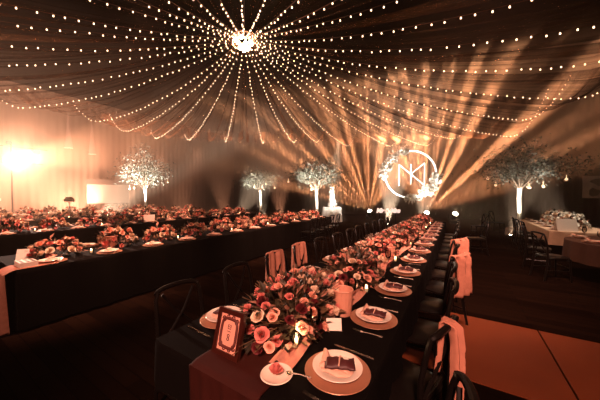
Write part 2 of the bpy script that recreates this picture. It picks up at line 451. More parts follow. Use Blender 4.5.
# ------------------------------------------------------------------ tableware prototypes
def proto(o, cat, group): return tag(o, 'x', cat, group)
CHARGER = proto(MB().lathe([(0, .004), (.10, .004), (.112, .001), (.12, .006), (.163, .015), (.165, .017), (.163, .019), (.12, .011), (.0, .010)], 40).build('charger_plate', M_charger), 'charger plate', 'rose gold chargers')
BOWL = proto(MB().lathe([(0, .003), (.055, .003), (.06, 0), (.065, .004), (.098, .024), (.124, .030), (.126, .032), (.124, .034), (.094, .029), (.066, .011), (0, .009)], 40).build('dinner_plate', M_china), 'plate', 'white rimmed plates')
def napkin_mesh(seed):
    r = random.Random(seed); b = MB()
    for lay in range(3):
        def fn(u, v, lay=lay):
            x = (u-.5)*(.17-.015*lay); y = (v-.5)*(.115-.02*lay)+.012*lay
            z = .010+.007*lay+.012*math.sin(u*3.1+lay)*math.sin(v*3.0)+.006*math.sin(8*u+lay*2)
            return (x+.02*(v-.5)*lay, y, z)
        b.grid(fn, 10, 6)
    def corner(u, v):
        return (-.085+.05*u, -.02+.09*v*(1-.5*u), .022+.045*u*(1-u)*2+.05*v*(1-u)*.6)
    b.grid(corner, 6, 6)
    o = b.build('napkin', M_napkin)
    so = o.modifiers.new('thickness', 'SOLIDIFY'); so.thickness = .003
    return o
NAPKIN = proto(napkin_mesh(1), 'napkin', 'folded blush napkins')
def packet():
    t = empty('favour_packet', (0,0,0), 'x', 'favour packet', 'burgundy favour packets')
    def fn(u, v):
        a = (v-.5)*2
        return ((u-.5)*.15, (v-.5)*.09, .012+.020*(1-a*a)*(1-(2*u-1)**4)+.004*math.sin(20*u))
    o = MB().grid(fn, 12, 8).build('pouch', M_packet, t); so = o.modifiers.new('t', 'SOLIDIFY'); so.thickness = .006
    MB().tube([(-.005, -.04, .022), (0, 0, .036), (.005, .04, .022)], .004, 6).build('ribbon', M_napkin, t)
    MB().box((.03, .004, .036), (.026, .018, .003), Euler((0, .25, .4)).to_matrix()).build('tag', M_card, t, smooth=False)
    return t
PACKET = packet()
def fork():
    b = MB()
    b.tube([(0, -.095, .004), (0, -.04, .007), (0, .02, .006), (0, .045, .004)], [.006, .004, .0035, .008], 6)
    for x in (-.0075, -.0025, .0025, .0075):
        b.tube([(x*.8, .043, .004), (x, .07, .006), (x, .098, .010)], .0014, 5)
    return b.build('fork', M_silver)
FORK = proto(fork(), 'fork', 'silver forks')
def knife():
    b = MB(); b.tube([(0, -.11, .004), (0, -.06, .005), (0, -.005, .005)], [.006, .0055, .004], 6)
    b.box((.002, .055, .004), (.016, .12, .002)); b.add([(-.006, .115, .003), (.010, .115, .003), (.004, .135, .004), (-.006, .115, .005), (.010, .115, .005)], [(0, 1, 2), (3, 2, 4)])
    return b.build('knife', M_silver)
KNIFE = proto(knife(), 'knife', 'silver knives')
GLASS = proto(MB().lathe([(0, .004), (.030, .002), (.034, 0), (.034, .003), (.008, .008), (.0045, .02), (.0045, .085), (.012, .097), (.030, .115), (.038, .145), (.037, .175), (.031, .205), (.030, .205), (.035, .175), (.036, .145), (.028, .117), (.006, .100), (0, .099)], 20).build('wine_glass', M_glass), 'wine glass', 'clear wine glasses')
def votive():
    t = empty('votive_candle', (0,0,0), 'x', 'candle', 'votive candles on the tables')
    MB().lathe([(0, .002), (.028, 0), (.033, .03), (.036, .065), (.034, .065), (.031, .03), (.026, .005), (0, .006)], 16).build('glass_cup', M_glass, t)
    MB().lathe([(0, .008), (.024, .008), (.026, .035), (0, .036)], 14).build('wax', M_wax, t)
    MB().lathe([(0, .037), (.006, .043), (.007, .050), (.003, .062), (0, .068)], 8).build('flame', M_flame, t)
    return t
VOTIVE = votive()
def pot():
    t = empty('fluted_vase', (0,0,0), 'x', 'vase', 'blush fluted vases on the tables')
    MB().lathe([(0, .0), (.058, .0), (.062, .01), (.068, .10), (.074, .185), (.070, .187), (.062, .09), (.05, .012), (0, .012)], 64,
               wave=lambda i, q: 1+.05*abs(math.sin(9*q)) if 0 < i < 6 else 1).build('body', M_pot, t)
    MB().tube([(.075*math.cos(a), .075*math.sin(a), .187) for a in [2*math.pi*i/32 for i in range(32)]], .006, 6, closed=True).build('rim', M_pot, t)
    return t
POT = pot()
def tent_card():
    b = MB()
    b.add([(-.05, -.022, 0), (.05, -.022, 0), (.05, 0, .075), (-.05, 0, .075), (.05, .022, 0), (-.05, .022, 0)], [(0, 1, 2, 3), (3, 2, 4, 5)])
    o = b.build('place_card', M_card, smooth=False)
    so = o.modifiers.new('t', 'SOLIDIFY'); so.thickness = .0015
    return o
CARD = proto(tent_card(), 'card', 'white tent cards')

# ------------------------------------------------------------------ flowers
def rose_mesh(name, m, seed):
    r = random.Random(seed); b = MB()
    for lay, (n, rad, op, ht) in enumerate([(3, .25, .15, .95), (5, .48, .35, .85), (6, .75, .65, .62), (7, 1.0, 1.05, .38)]):
        for i in range(n):
            a = 2*math.pi*(i+.37*lay)/n+r.uniform(-.15, .15); w = 1.25*math.pi/n*1.25; k = r.uniform(.9, 1.1)
            def fn(u, v):
                ang = a+(v-.5)*2*w*(.35+.65*math.sin(math.pi*min(1, u*.75+.1)))
                rr = rad*k*(.18+.82*u**(.7+.2*op))
                z = -.45+(.45+ht)*(u**(.8))*(1-.22*op*u*u)-.10*abs(v-.5)*2*u
                return (rr*math.cos(ang), rr*math.sin(ang), z)
            b.grid(fn, 3, 4)
    o = b.build(name, m); me = o.data
    bpy.data.objects.remove(o)
    return me
ROSES = {'pink': rose_mesh('pink_rose', M_pink, 1), 'blush': rose_mesh('blush_rose', M_blush, 2), 'cream': rose_mesh('cream_rose', M_cream, 3), 'wine': rose_mesh('burgundy_rose', M_wine, 4), 'white': rose_mesh('white_rose', M_white, 5)}
def bloom(parent, kind, p, size, d):
    o = bpy.data.objects.new('rose', ROSES[kind]); COL.objects.link(o); o.parent = parent
    o.location = p; o.scale = (size,)*3
    o.rotation_euler = d.to_track_quat('Z', 'Y').to_euler()
    o['label'] = {'pink': 'pink', 'blush': 'blush', 'cream': 'cream', 'wine': 'dark burgundy', 'white': 'white'}[kind]+' rose'
    return o
def arrangement(name, lx, ly, h, nb, nl, kinds, seed, size=(.021, .040), leafmats=None, leaf=(.04, .085)):
    r = random.Random(seed)
    t = empty(name, (0,0,0), 'x', 'flower arrangement', 'low flower arrangements')
    lm = leafmats or [M_leafA, M_leafB, M_leafC]
    fb = MB()
    def surf(u, v):  # half ellipsoid-ish mound
        a = u*2*math.pi; e = v
        rr = math.sqrt(1-e*e)
        return Vector((lx*rr*math.cos(a), ly*rr*math.sin(a), .02+h*e))
    for i in range(nl):
        p = surf(r.random(), r.random()**1.2); k = r.uniform(.45, .98); q = Vector((p.x*k, p.y*k, max(.03, p.z*k)))
        d = Vector((p.x/lx+r.uniform(-.6, .6), p.y/ly+r.uniform(-.6, .6), p.z/h*.8+r.uniform(-.5, .6)))
        L = r.uniform(*leaf)
        d.normalize()
        if q.z+d.z*L < .012: d.z = abs(d.z)
        fb.leaf(q, d, Vector((r.uniform(-.4, .4), r.uniform(-.4, .4), 1)), L, L*r.uniform(.38, .65), r.choice((0, 0, 0, 1, 1, 2)))
    for i in range(nl//12):    # stems and twigs
        p = surf(r.random(), r.random()); q = p*.3; q.z = .03
        fb.tube([q, p*.7+Vector((0, 0, .02)), p*1.12+Vector((0, 0, .03))], .0025, 4, mi=1)
    fb.build('foliage', lm, t, smooth=False)
    placed = []
    tries = 0
    while len(placed) < nb and tries < nb*30:
        tries += 1
        p = surf(r.random(), r.random()**.8)*r.uniform(.86, 1.02); s = r.uniform(*size)
        if any((p-q).length < (s+sq)*.8 for q, sq in placed): continue
        p.z = max(p.z, s*1.05)
        d = Vector((p.x/lx, p.y/ly, p.z/h*1.1+.25))
        bloom(t, r.choice(kinds), p, s, d); placed.append((p, s))
    return t
HERO = [arrangement('flower_arrangement', .24, .52, .27, 84, 900, ['pink', 'blush', 'blush', 'cream', 'wine', 'pink', 'blush'], s) for s in (21, 22)]
FAR = [arrangement('flower_arrangement', .24, .30, .27, 30, 110, ['blush', 'cream', 'blush', 'cream', 'pink'], s, size=(.035, .06), leaf=(.08, .15)) for s in (31, 32)]
WHT = arrangement('white_arrangement', .28, .36, .34, 34, 150, ['cream', 'white', 'blush', 'white'], 41, size=(.04, .065), leaf=(.07, .13))
TINY = [arrangement('flower_arrangement', .22, .30, .24, 14, 60, ['pink', 'blush', 'cream', 'cream'], s, size=(.05, .085), leaf=(.10, .18)) for s in (51, 52)]

fr = random.Random(5)
ZT = .75
# -- front table
for k in range(8):
    y = 1.54+1.095*k
    x = -1.0 if k == 0 else -.97+fr.uniform(-.03, .03)
    inst(HERO[k % 2], (x, y, ZT), fr.choice((0, math.pi))+fr.uniform(-.06, .06), 'pink and burgundy rose arrangement on front table, %s from the near end' % ORD[k+1], 'low flower arrangements on the front table', scale=(fr.uniform(1.08, 1.16), 1.06, fr.uniform(.95, 1.12)))
def place(tab, side, k, x, y, rz, full, gname):
    w = '%s setting from near end, %s side of %s' % (ORD[k+1], side, tab)
    g = ' on the '+gname
    inst(CHARGER, (x, y, ZT), rz, 'rose gold charger at %s' % w, 'chargers'+g)
    inst(BOWL, (x, y, ZT+.0105), rz, 'white plate on charger, %s' % w, 'plates'+g)
    a = rz+fr.uniform(-.25, .25)
    inst(NAPKIN, (x, y, ZT+.020), a, 'folded napkin on plate, %s' % w, 'napkins'+g)
    sd = 1 if side == 'right' else -1
    if full:
        inst(PACKET, (x+.012, y, ZT+.045), a+.2, 'burgundy favour packet on plate, %s' % w, 'favour packets'+g)
        inst(FORK, (x+.02*sd, y-.205*sd, ZT), R(90)*sd+fr.uniform(-.05, .05), 'silver fork at %s' % w, 'forks'+g)
        inst(KNIFE, (x+.02*sd, y+.205*sd, ZT), R(90)*sd+fr.uniform(-.05, .05), 'silver knife at %s' % w, 'knives'+g)
    inst(GLASS, (x-.235*sd, y+.2, ZT), 0, 'clear wine glass at %s' % w, 'wine glasses'+g)
for k in range(NB):
    place('front table', 'right', k, -.51, setting_y(k), 0, True, 'front table')
    place('front table', 'left', k, -1.43, setting_y(k)+.085, math.pi, True, 'front table')
for k in range(6):
    inst(VOTIVE, (-.715, 2.32+1.29*k, ZT), 0, 'lit votive candle right of flowers on front table, %s beyond the near one' % ORD[k+1], 'votive candles on the front table')
inst(VOTIVE, (-.80, 1.25, ZT+.006), 0, 'bright lit votive candle by the flowers at near end of front table', 'votive candles on the front table')
inst(POT, (-.735, 1.80, ZT), .3, 'blush fluted vase beside the flowers near front of the front table', None)
inst(POT, (-.80, 3.62, ZT), 1.0, 'blush fluted vase standing by flowers halfway along front table', None)
inst(CARD, (-.70, 1.56, ZT), .5, 'white tent card right of the near fluted vase', None)
# -- tables further left
names = [('second table', 'second table', -5.68, -4.42, FAR, 11, 13, .75), ('third table', 'third table', -9.75, -8.50, FAR, 11, 13, 1.0),
         ('fourth table', 'fourth table', -13.75, -12.50, TINY, 10, 12, 1.5), ('farthest left table', 'farthest left table', -17.75, -16.50, TINY, 9, 11, 2.0)]
for (tab, gname, x0, x1, protos, na, ns, y0) in names:
    cx = (x0+x1)/2
    L = 9.6-y0
    for k in range(na):
        y = y0+.55+(L-1.1)*k/(na-1)
        inst(protos[k % 2], (cx+fr.uniform(-.05, .05), y, ZT), fr.choice((0, math.pi))+fr.uniform(-.1, .1), 'blush rose arrangement on %s, %s from the near end' % (tab, ORD[k+1]), 'low flower arrangements on the '+gname, scale=(1, 1, fr.uniform(.9, 1.25)))
    for k in range(ns):
        y = y0+.38+(L-.8)*k/(ns-1)
        place(tab, 'right', k, x1-.19, y, 0, False, gname)
        if x0 > -12: place(tab, 'left', k, x0+.19, y, math.pi, False, gname)
    for k in range(6):
        y = y0+.8+(L-1.6)*k/5
        inst(VOTIVE, (x1-.43, y+.1, ZT), 0, 'lit votive candle on %s, %s from the near end' % (tab, ORD[k+1]), 'votive candles on the '+gname)
for (x, y, w) in [(-4.93, 1.95, 'near the front'), (-4.95, 5.1, 'halfway along')]:
    inst(POT, (x, y, ZT), 0, 'blush fluted vase on the second table, %s' % w, None, scale=1.15)
inst(CARD, (-8.8, 4.6, ZT), .9, 'large white tent card standing on third table', None, scale=3.2)
inst(CARD, (-5.10, 1.0, ZT), .9, 'pale tent card at the near corner of second table', None, scale=2.0)
# tall stands with a ball of white flowers
for (x, y, w) in [(-17.5, 2.5, 'near end of the farthest left table'), (-13.55, 3.9, 'the fourth table')]:
    t = empty('flower_stand', (x, y, ZT), 'tall slim stand topped with white roses on %s' % w, 'flower stand', 'tall slim flower stands')
    MB().lathe([(0, 0), (.08, 0), (.08, .012), (.015, .03), (.012, .55), (.05, .6), (0, .6)], 16).build('stand', M_card, t)
    r = random.Random(int(-x))
    for i in range(9):
        a = i*2.4; e = r.uniform(0, 1)
        d = Vector((math.cos(a)*(1-e*.6), math.sin(a)*(1-e*.6), e+.1)).normalized()
        bloom(t, 'white', Vector((0, 0, .66))+d*.12, .085, d)
# velvet runner and gauze on the front table
def runner():
    def fn(u, v):
        x = -.97+(v-.5)*.48+.006*math.sin(20*u+3*v)
        s = u*9.55
        if s < .62:
            fold = .012*math.sin(v*18)+.006*math.sin(v*41+1)
            return (x+(v-.5)*.02, .838+fold*min(1, (.62-s)*5)-.004, .137+s if s < .60 else .742)
        if s < .66:
            a = (s-.62)/.04
            return (x, .838+.03*a, .742+.014*math.sin(a*math.pi/2))
        y = .868+(s-.66)
        return (x, y, .7555+.004*math.sin(v*9+y*2)*math.sin(3*y)*.5+.0015)
    b = MB(); vs = []
    us = [i/30*.62/9.55 for i in range(30)]+[(.62+.04*i/6)/9.55 for i in range(6)]+[(.66+8.87*i/60)/9.55 for i in range(61)]
    nv = 32
    for u in us:
        for j in range(nv+1): vs.append(fn(u, j/nv))
    b.add(vs, [(i*(nv+1)+j, (i+1)*(nv+1)+j, (i+1)*(nv+1)+j+1, i*(nv+1)+j+1) for i in range(len(us)-1) for j in range(nv)])
    o = b.build('table_runner', M_velvet); so = o.modifiers.new('t', 'SOLIDIFY'); so.thickness = .004
    return tag(o, 'dark red velvet runner along the front table hanging over its near end', 'table runner')
runner()
def gauze():
    def fn(u, v):
        y = 1.05+8.2*u; w = .11+.03*math.sin(7*y)
        x = -.775+.03*math.sin(3.1*y)+(v-.5)*w
        return (x, y, .762+.016*(1+math.sin(v*12+y*9))*math.sin(math.pi*v))
    o = MB().grid(fn, 160, 12).build('gauze_runner', M_gauze)
    return tag(o, 'narrow crumpled blush gauze runner along right edge of front table flowers', 'table runner')
gauze()
# runner hanging to the floor at the near end of the second table
def hang():
    def fn(u, v):
        x = -4.61+(v-.5)*.34
        s = u*1.15
        fold = .042*math.sin(v*26)+.012*math.sin(v*51)
        if s < .72: return (x, .715+fold*(1-s/.9)-.035, .02+s)
        if s < .76: a = (s-.72)/.04; return (x, .72+.05*a, .74+.018*a)
        return (x, .77+(s-.76), .760)
    o = MB().grid(fn, 46, 48).build('table_runner', M_sash); so = o.modifiers.new('t', 'SOLIDIFY'); so.thickness = .004
    return tag(o, 'pleated blush red runner hanging to the floor at near end of second table', 'table runner')
hang()
# perforated tray at that end
tr_ = empty('candle_tray', (-4.62, .90, ZT+.012), 'white tray with dark round holes at near end of second table', 'tray')
MB().box((0, 0, .03), (.26, .16, .06)).build('body', M_card, tr_, smooth=False)
for i in range(5):
    for j in range(3):
        MB().lathe([(0, .061), (.017, .061), (.017, .0615), (0, .062)], 12, c=(-.10+i*.05, -.05+j*.05, 0)).build('hole', M_ink, tr_)

# framed card at the near end
fm = empty('picture_frame', (-1.085, .965, .757), 'dark red framed card with scroll border standing at near end of front table', 'picture frame')
tilt = Matrix.Rotation(R(-14), 3, 'X')
def tb(b, c, d, mi=0): return b.box(tilt @ Vector(c), d, tilt, mi)
W_, H_ = .20, .245
b = MB(); 
for (c, d) in [((0, 0, .0125), (W_, .022, .025)), ((0, 0, H_-.0125), (W_, .022, .025)), ((-W_/2+.0125, 0, H_/2), (.025, .022, H_-.05)), ((W_/2-.0125, 0, H_/2), (.025, .022, H_-.05))]: tb(b, c, d)
b.build('moulding', M_frame, fm, smooth=False)
tb(MB(), (0, .002, H_/2), (W_-.05, .008, H_-.05)).build('card', M_framecard, fm, smooth=False)
b = MB()
def P(x, z): return tilt @ Vector((x, -.0035, z))
cxz = H_/2
b.tube([P(.058*math.copysign(abs(math.cos(a))**.5, math.cos(a)), cxz+.075*math.copysign(abs(math.sin(a))**.5, math.sin(a))) for a in [2*math.pi*i/40 for i in range(40)]], .0085, 6, closed=True)
for sx in (-1, 1):
    for sz in (-1, 1):
        b.tube([P(sx*(.05+.013*math.cos(a)), cxz+sz*(.066+.013*math.sin(a))) for a in [i*.6 for i in range(10)]], .004, 5)
        b.tube([P(sx*(.02+.010*math.cos(a)), cxz+sz*(.083+.008*math.sin(a))) for a in [i*.6 for i in range(10)]], .0035, 5)
b.build('scroll_border', M_scroll, fm)
b = MB()
b.tube([P(.011*sx, cxz+.032+.010*sz) for sx, sz in ((-1,-1),(1,-1),(1,1),(-1,1))], .0022, 5, closed=True)
b.tube([P(-.010, cxz+.032), P(.010, cxz+.032)], .0018, 5)
for zc in (-.014, -.032): b.tube([P(.008*math.cos(a), cxz+zc+.007*math.sin(a)) for a in [2*math.pi*i/12 for i in range(12)]], .0022, 5, closed=True)
b.tube([P(-.014, cxz+.008), P(.014, cxz+.008)], .0016, 5)
b.build('writing', M_ink, fm)
MB().box((0, .085, .10), (.05, .006, .20), Euler((R(22), 0, 0)).to_matrix()).build('easel_back', M_frame, fm, smooth=False)
# small dish with a rose and its spoon
d_ = MB().lathe([(0, .003), (.04, .003), (.045, 0), (.05, .004), (.076, .020), (.08, .022), (.076, .025), (.05, .012), (0, .010)], 32).build('small_dish', M_china, loc=(-.745, .985, .757))
tag(d_, 'small pink white dish at the near end of front table', 'dish')
pr = empty('rose_head', (-.745, .985, .775), 'pink rose head lying in the small dish', 'flower')
bloom(pr, 'pink', Vector((-.005, 0, .018)), .036, Vector((.1, .1, 1)))
b = MB(); b.tube([(.062, .03, .026), (.10, .05, .024), (.15, .075, .010)], [.005, .003, .005], 6)
b.lathe([(0, 0), (.012, .002), (.016, .006), (0, .007)], 12, c=(.055, .026, .023))
o = b.build('spoon', M_silver, loc=(-.745, .985, .757)); tag(o, 'silver spoon leaning on the rim of the small dish', 'spoon')

# ------------------------------------------------------------------ chairs round the tables
for k in range(NB):
    y = setting_y(k)
    x = -.27+fr.uniform(-.03, .03); rz = fr.uniform(-.08, .08)
    if k == 1: x, y, rz = -.30, 1.74, -.28
    if k == 0: x, y, rz = -.22, 1.05, .12
    if k in (4, 6): x, rz = -.20, -.5
    inst(CHAIR, (x, y, 0), rz, 'black cross back chair, right side of front table, %s from near end' % ORD[k+1], 'chairs on the right of the front table')
    if k in (4, 6):
        sash((x, y, 0), rz, 'blush sash over chair back, %s, right side of front table' % ('nearer one' if k == 4 else 'farther one'), .34, .42, k)
    if k == 1: sash((x, y, 0), rz, 'narrow blush sash over nearest black chair at right of front table', .07, .46, k)
for k in range(NB):
    y = setting_y(k)+.085+fr.uniform(-.04, .04)
    x = -1.70+fr.uniform(-.05, .02); rz = math.pi+fr.uniform(-.08, .08)
    inst(CHAIR, (x, y, 0), rz, 'black cross back chair, left side of front table, %s from near end' % ORD[k+1], 'chairs on the left of the front table')
    if k in (2, 3): sash((x, y, 0), rz, 'blush sash over chair back, %s, left side of front table' % ('nearer one' if k == 2 else 'farther one'), .27, .55, 20+k)
for (tab, gname, x0, x1, protos, na, ns, y0) in names[:2]:
    L = 9.6-y0
    for k in range(9 if x1 > -6 else 8, ns):
        y = y0+.38+(L-.8)*k/(ns-1)+fr.uniform(-.03, .03)
        inst(CHAIR, (x1+.25+fr.uniform(-.02, .06), y, 0), fr.uniform(-.1, .1), 'black cross back chair, right side of %s, %s from far end' % (tab, ORD[ns-k]), 'chairs on the right of the '+gname)
for i, (x, y, rz, w) in enumerate([(.42, 8.6, .3, 'standing pulled out in the aisle beyond the front table'), (1.58, 6.85, 3.5, 'nearest chair on the left side of the round right table'), (1.56, 7.75, 2.9, 'second chair on the left side of the round right table'),
        (1.78, 9.3, 3.14, 'first chair on left side of the long right table'), (1.78, 10.1, 3.2, 'second chair on left side of the long right table'), (1.80, 10.9, 3.1, 'third chair on left side of the long right table'),
        (1.45, 13.9, 2.6, 'by the round planter of the right tree'), (.7, 12.1, .4, 'left of the right tree, turned sideways'), (2.75, 6.08, 1.571*3, 'in front of the round right table')]):
    inst(CHAIR, (x, y, 0), rz, 'black cross back chair %s' % w, 'chairs on the right side of hall')

# ------------------------------------------------------------------ right side tables
for k, y in enumerate((9.6, 10.45, 11.3)):
    inst(WHT, (2.6, y, ZT), fr.uniform(0, .3), 'tall cream and white rose arrangement on the long right table, %s from near end' % ORD[k+1], 'white arrangements on the long right table', scale=(1, 1, 1.15))
inst(CARD, (2.30, 8.92, ZT), .2, 'big white tent card at near end of the long right table', None, scale=4.0)
for k, (x, y) in enumerate([(2.8, 7.05), (2.8, 7.6)]):
    inst(FAR[k], (x, y, ZT), 1.57, 'blush rose arrangement on the round right table, %s one' % ('nearer' if k == 0 else 'farther'), 'arrangements on the round right table', scale=.72)
k = 0
for (x, y) in [(2.17, 6.95), (2.17, 7.65), (2.55, 6.66), (3.15, 6.7)]:
    k += 1
    w = 'on the round right table, %s' % ('left near', 'left far', 'front left', 'front right')[k-1]
    inst(CHARGER, (x, y, ZT), 0, 'rose gold charger '+w, 'chargers on the right table'); inst(BOWL, (x, y, ZT+.0105), 0, 'white plate '+w, 'plates on the right table')
    inst(NAPKIN, (x, y, ZT+.02), .2*k, 'folded napkin '+w, 'napkins on the right table'); inst(GLASS, (x+.13, y+.17, ZT), 0, 'clear wine glass '+w, 'glasses on the right table')
for k in range(5):
    y = 9.1+.75*k
    w = 'on the left edge of the long right table, %s from near end' % ORD[k+1]
    inst(CHARGER, (2.17, y, ZT), 0, 'rose gold charger '+w, 'chargers on the long right table'); inst(BOWL, (2.17, y, ZT+.0105), 0, 'white plate '+w, 'plates on the long right table')
    inst(NAPKIN, (2.17, y, ZT+.02), .3, 'folded napkin '+w, 'napkins on the long right table')

# ------------------------------------------------------------------ trees
def tree(loc, h, rad, crown_h, label, seed, nleaf=2600, bulbs=10, trunk_r=.075, base=True, up=1.95):
    r = random.Random(seed)
    t = empty('tree', loc, label, 'tree', 'white trunked trees')
    MB().lathe([(0, 0), (.42, 0), (.45, .03), (.42, .30), (.38, .34), (.12, .36), (0, .36)], 28).build('planter', M_greybar, t)
    MB().tube([(0, 0, .3), (.02, .01, .9), (-.01, .02, 1.5), (0, 0, up)], [trunk_r*1.25, trunk_r, trunk_r*.95, trunk_r*1.1], 12).build('trunk', M_trunk, t)
    bb = MB(); tips = []
    for i in range(22):
        a = i*2.4+r.uniform(-.2, .2); rr = rad*math.sqrt((i+.7)/22)*.9
        zt = up+crown_h*(.25+.65*(1-(rr/rad)**2)*r.uniform(.4, 1)); zt = min(zt, h-.1)
        tip = Vector((rr*math.cos(a), rr*math.sin(a), zt))
        bb.tube([(0, 0, up-.08), (tip.x*.3, tip.y*.3, up+(zt-up)*.5), tip], [.03, .016, .006], 5)
        tips.append(tip)
    bb.build('branches', M_bark, t)
    fb = MB()
    for i in range(nleaf):
        tip = r.choice(tips); k = r.uniform(.45, 1.12)
        p = Vector((tip.x*k, tip.y*k, up+(tip.z-up)*min(1, k+.1)))+Vector((r.gauss(0, rad*.13), r.gauss(0, rad*.13), r.gauss(0, crown_h*.09)))
        d = Vector((r.uniform(-1, 1), r.uniform(-1, 1), r.uniform(-.8, .5))); L = r.uniform(.07, .17)
        fb.leaf(p, d, Vector((r.uniform(-.6, .6), r.uniform(-.6, .6), 1)), L, L*.45, r.choice((0, 0, 1)))
    fb.build('foliage', [M_tree, M_tree2], t, smooth=False)
    for i in range(bulbs):
        a = r.uniform(0, 6.28); rr = rad*r.uniform(.15, .95)
        p = (rr*math.cos(a), rr*math.sin(a), up+r.uniform(-.15, .3)+.3*(rr/rad))
        g = MB().lathe([(0, -.05), (.035, -.035), (.05, 0), (.035, .035), (.012, .05), (.004, .2), (0, .2)], 10).build('globe_lamp', M_globe, t, loc=p)
    return t
TREES = [((2.1, 13.4, 0), 4.1, 1.95, 2.0, 'wide tree with bright white trunk on the right of the hall', 2, 3800, 7),
         ((-6.4, 12.0, 0), 4.35, 1.6, 2.0, 'silvery tree with white trunk left of the white cake table', 3, 2800, 4),
         ((-11.5, 13.4, 0), 4.2, 1.5, 1.8, 'small silvery tree with white trunk behind the middle of the left tables', 4, 2600, 4),
         ((-14.9, 7.6, 0), 4.5, 1.5, 2.5, 'brightly lit white tree beside the pale screen on the left', 5, 2600, 5)]
for (l, h, rad, ch, lab, sd, nl, nb) in TREES: tree(l, h, rad, ch, lab, sd, nl, nb)

# ------------------------------------------------------------------ cake table
ct = MB().lathe([(.0, .02), (.62, .02), (.60, .3), (.57, .88), (.56, .9), (0, .9)], 72, wave=lambda i, q: 1+(.035 if i == 1 else .018 if i == 2 else 0)*math.sin(14*q)).build('tablecloth', M_whitecloth, loc=(-6.6, 14.4, 0))
tag(ct, 'white pleated cloth to the floor on the round cake table', 'tablecloth')
rt = empty('round_table', (-6.6, 14.4, 0), 'round cake table hidden under a white pleated cloth', 'table')
MB().lathe([(0, .84), (.53, .84), (.54, .86), (.53, .88), (0, .88)], 32).build('table_top', M_wood, rt)
MB().lathe([(0, 0), (.3, 0), (.28, .03), (.05, .06), (.05, .84), (0, .84)], 20).build('pedestal', M_wood, rt)
ck = empty('wedding_cake', (-6.6, 14.4, .9), 'very tall narrow white tiered cake with roses on the white table', 'cake')
z = 0
for i, (rr, hh) in enumerate([(.27, .26), (.21, .26), (.17, .26), (.14, .25), (.11, .22)]):
    MB().lathe([(0, z), (rr, z), (rr, z+hh-.02), (rr-.02, z+hh), (0, z+hh)], 28).build('tier', M_icing, ck)
    for q in range(3):
        a = i*1.3+q*.5-.9
        bloom(ck, 'white', Vector(((rr+.03)*math.cos(a), (rr+.03)*math.sin(a), z+.07+.05*q)), .055, Vector((math.cos(a), math.sin(a), .3)))
    z += hh

# ------------------------------------------------------------------ monogram hoop
MG = Vector((-2.25, 15.0, 2.78)); RH = 1.27
hp = empty('monogram_hoop', MG, 'white glowing hoop with N K monogram and two white flower sprays', 'sign', rz=R(10))
MB().tube([(RH*math.cos(a), 0, RH*math.sin(a)) for a in [2*math.pi*i/64 for i in range(64)]], .03, 8, closed=True).build('hoop', M_neon, hp)
for pts in ([(-.55, -.62), (-.55, .55)], [(-.55, .55), (.72, -.60)], [(.72, -.60), (.72, .58)], [(.05, .55), (.05, -.55)], [(.72, .58), (.03, .0)]):
    MB().tube([(x, 0, z_) for x, z_ in pts], .015, 8).build('letter_stroke', M_neon, hp)
for sx in (-.6, .6):
    MB().tube([(sx, 0, math.sqrt(RH*RH-sx*sx)), (sx, 0, ZC-MG.z)], .006, 5).build('hanging_wire', M_body, hp)
r = random.Random(8)
for nm, a0, a1, n in (('flower_spray', 95, 190, 34), ('flower_spray', -100, 0, 38)):
    sp = MB(); mid = (a0+a1)/2
    anchor = None
    for i in range(130):
        a = R(r.uniform(a0, a1)); rr = RH+r.gauss(0, .10)
        p = Vector((rr*math.cos(a), r.gauss(0, .06), rr*math.sin(a))); d = Vector((math.cos(a)+r.uniform(-.8, .8), r.uniform(-.5, .5), math.sin(a)+r.uniform(-.8, .8)))
        sp.leaf(p, d, Vector((0, -1, .2)), r.uniform(.12, .26), .07)
    so = sp.build(nm, M_white, hp, smooth=False)
    for i in range(n):
        t_ = r.random(); a = R(a0+(a1-a0)*t_); w = math.sin(math.pi*t_)
        rr = RH+r.uniform(-.22, .22)*(w+.3)
        bloom(so, 'white', Vector((rr*math.cos(a), r.uniform(-.16, -.02), rr*math.sin(a))), r.uniform(.075, .14), Vector((r.uniform(-.4, .4), -1, r.uniform(-.2, .5))))

# ------------------------------------------------------------------ Mr & Mrs sign
ms = empty('lettering_sign', (-2.25, 9.95, 0), 'white cut out Mr and Mrs lettering on two slim black posts', 'sign', rz=R(24))
def text_mesh(txt, size, ext):
    cu = bpy.data.curves.new('letters', 'FONT'); cu.body = txt; cu.size = size; cu.extrude = ext; cu.align_x = 'CENTER'; cu.bevel_depth = .012; cu.offset = .008; cu.shear = .25
    o = bpy.data.objects.new('letters', cu); COL.objects.link(o)
    dg = bpy.context.evaluated_depsgraph_get(); me = bpy.data.meshes.new_from_object(o.evaluated_get(dg))
    bpy.data.objects.remove(o); bpy.data.curves.remove(cu)
    return me
me = text_mesh('Mr & Mrs', .215, .015); me.materials.clear(); me.materials.append(M_letter)
o = bpy.data.objects.new('letters', me); COL.objects.link(o); o.parent = ms; o.location = (0, 0, .99); o.rotation_euler = (R(90), 0, 0)
for sx in (-.3, .28): MB().tube([(sx, .02, 0), (sx, .02, 1.02)], .012, 6).build('post', M_body, ms)
MB().box((0, .02, .012), (.8, .3, .024)).build('base', M_body, ms, smooth=False)

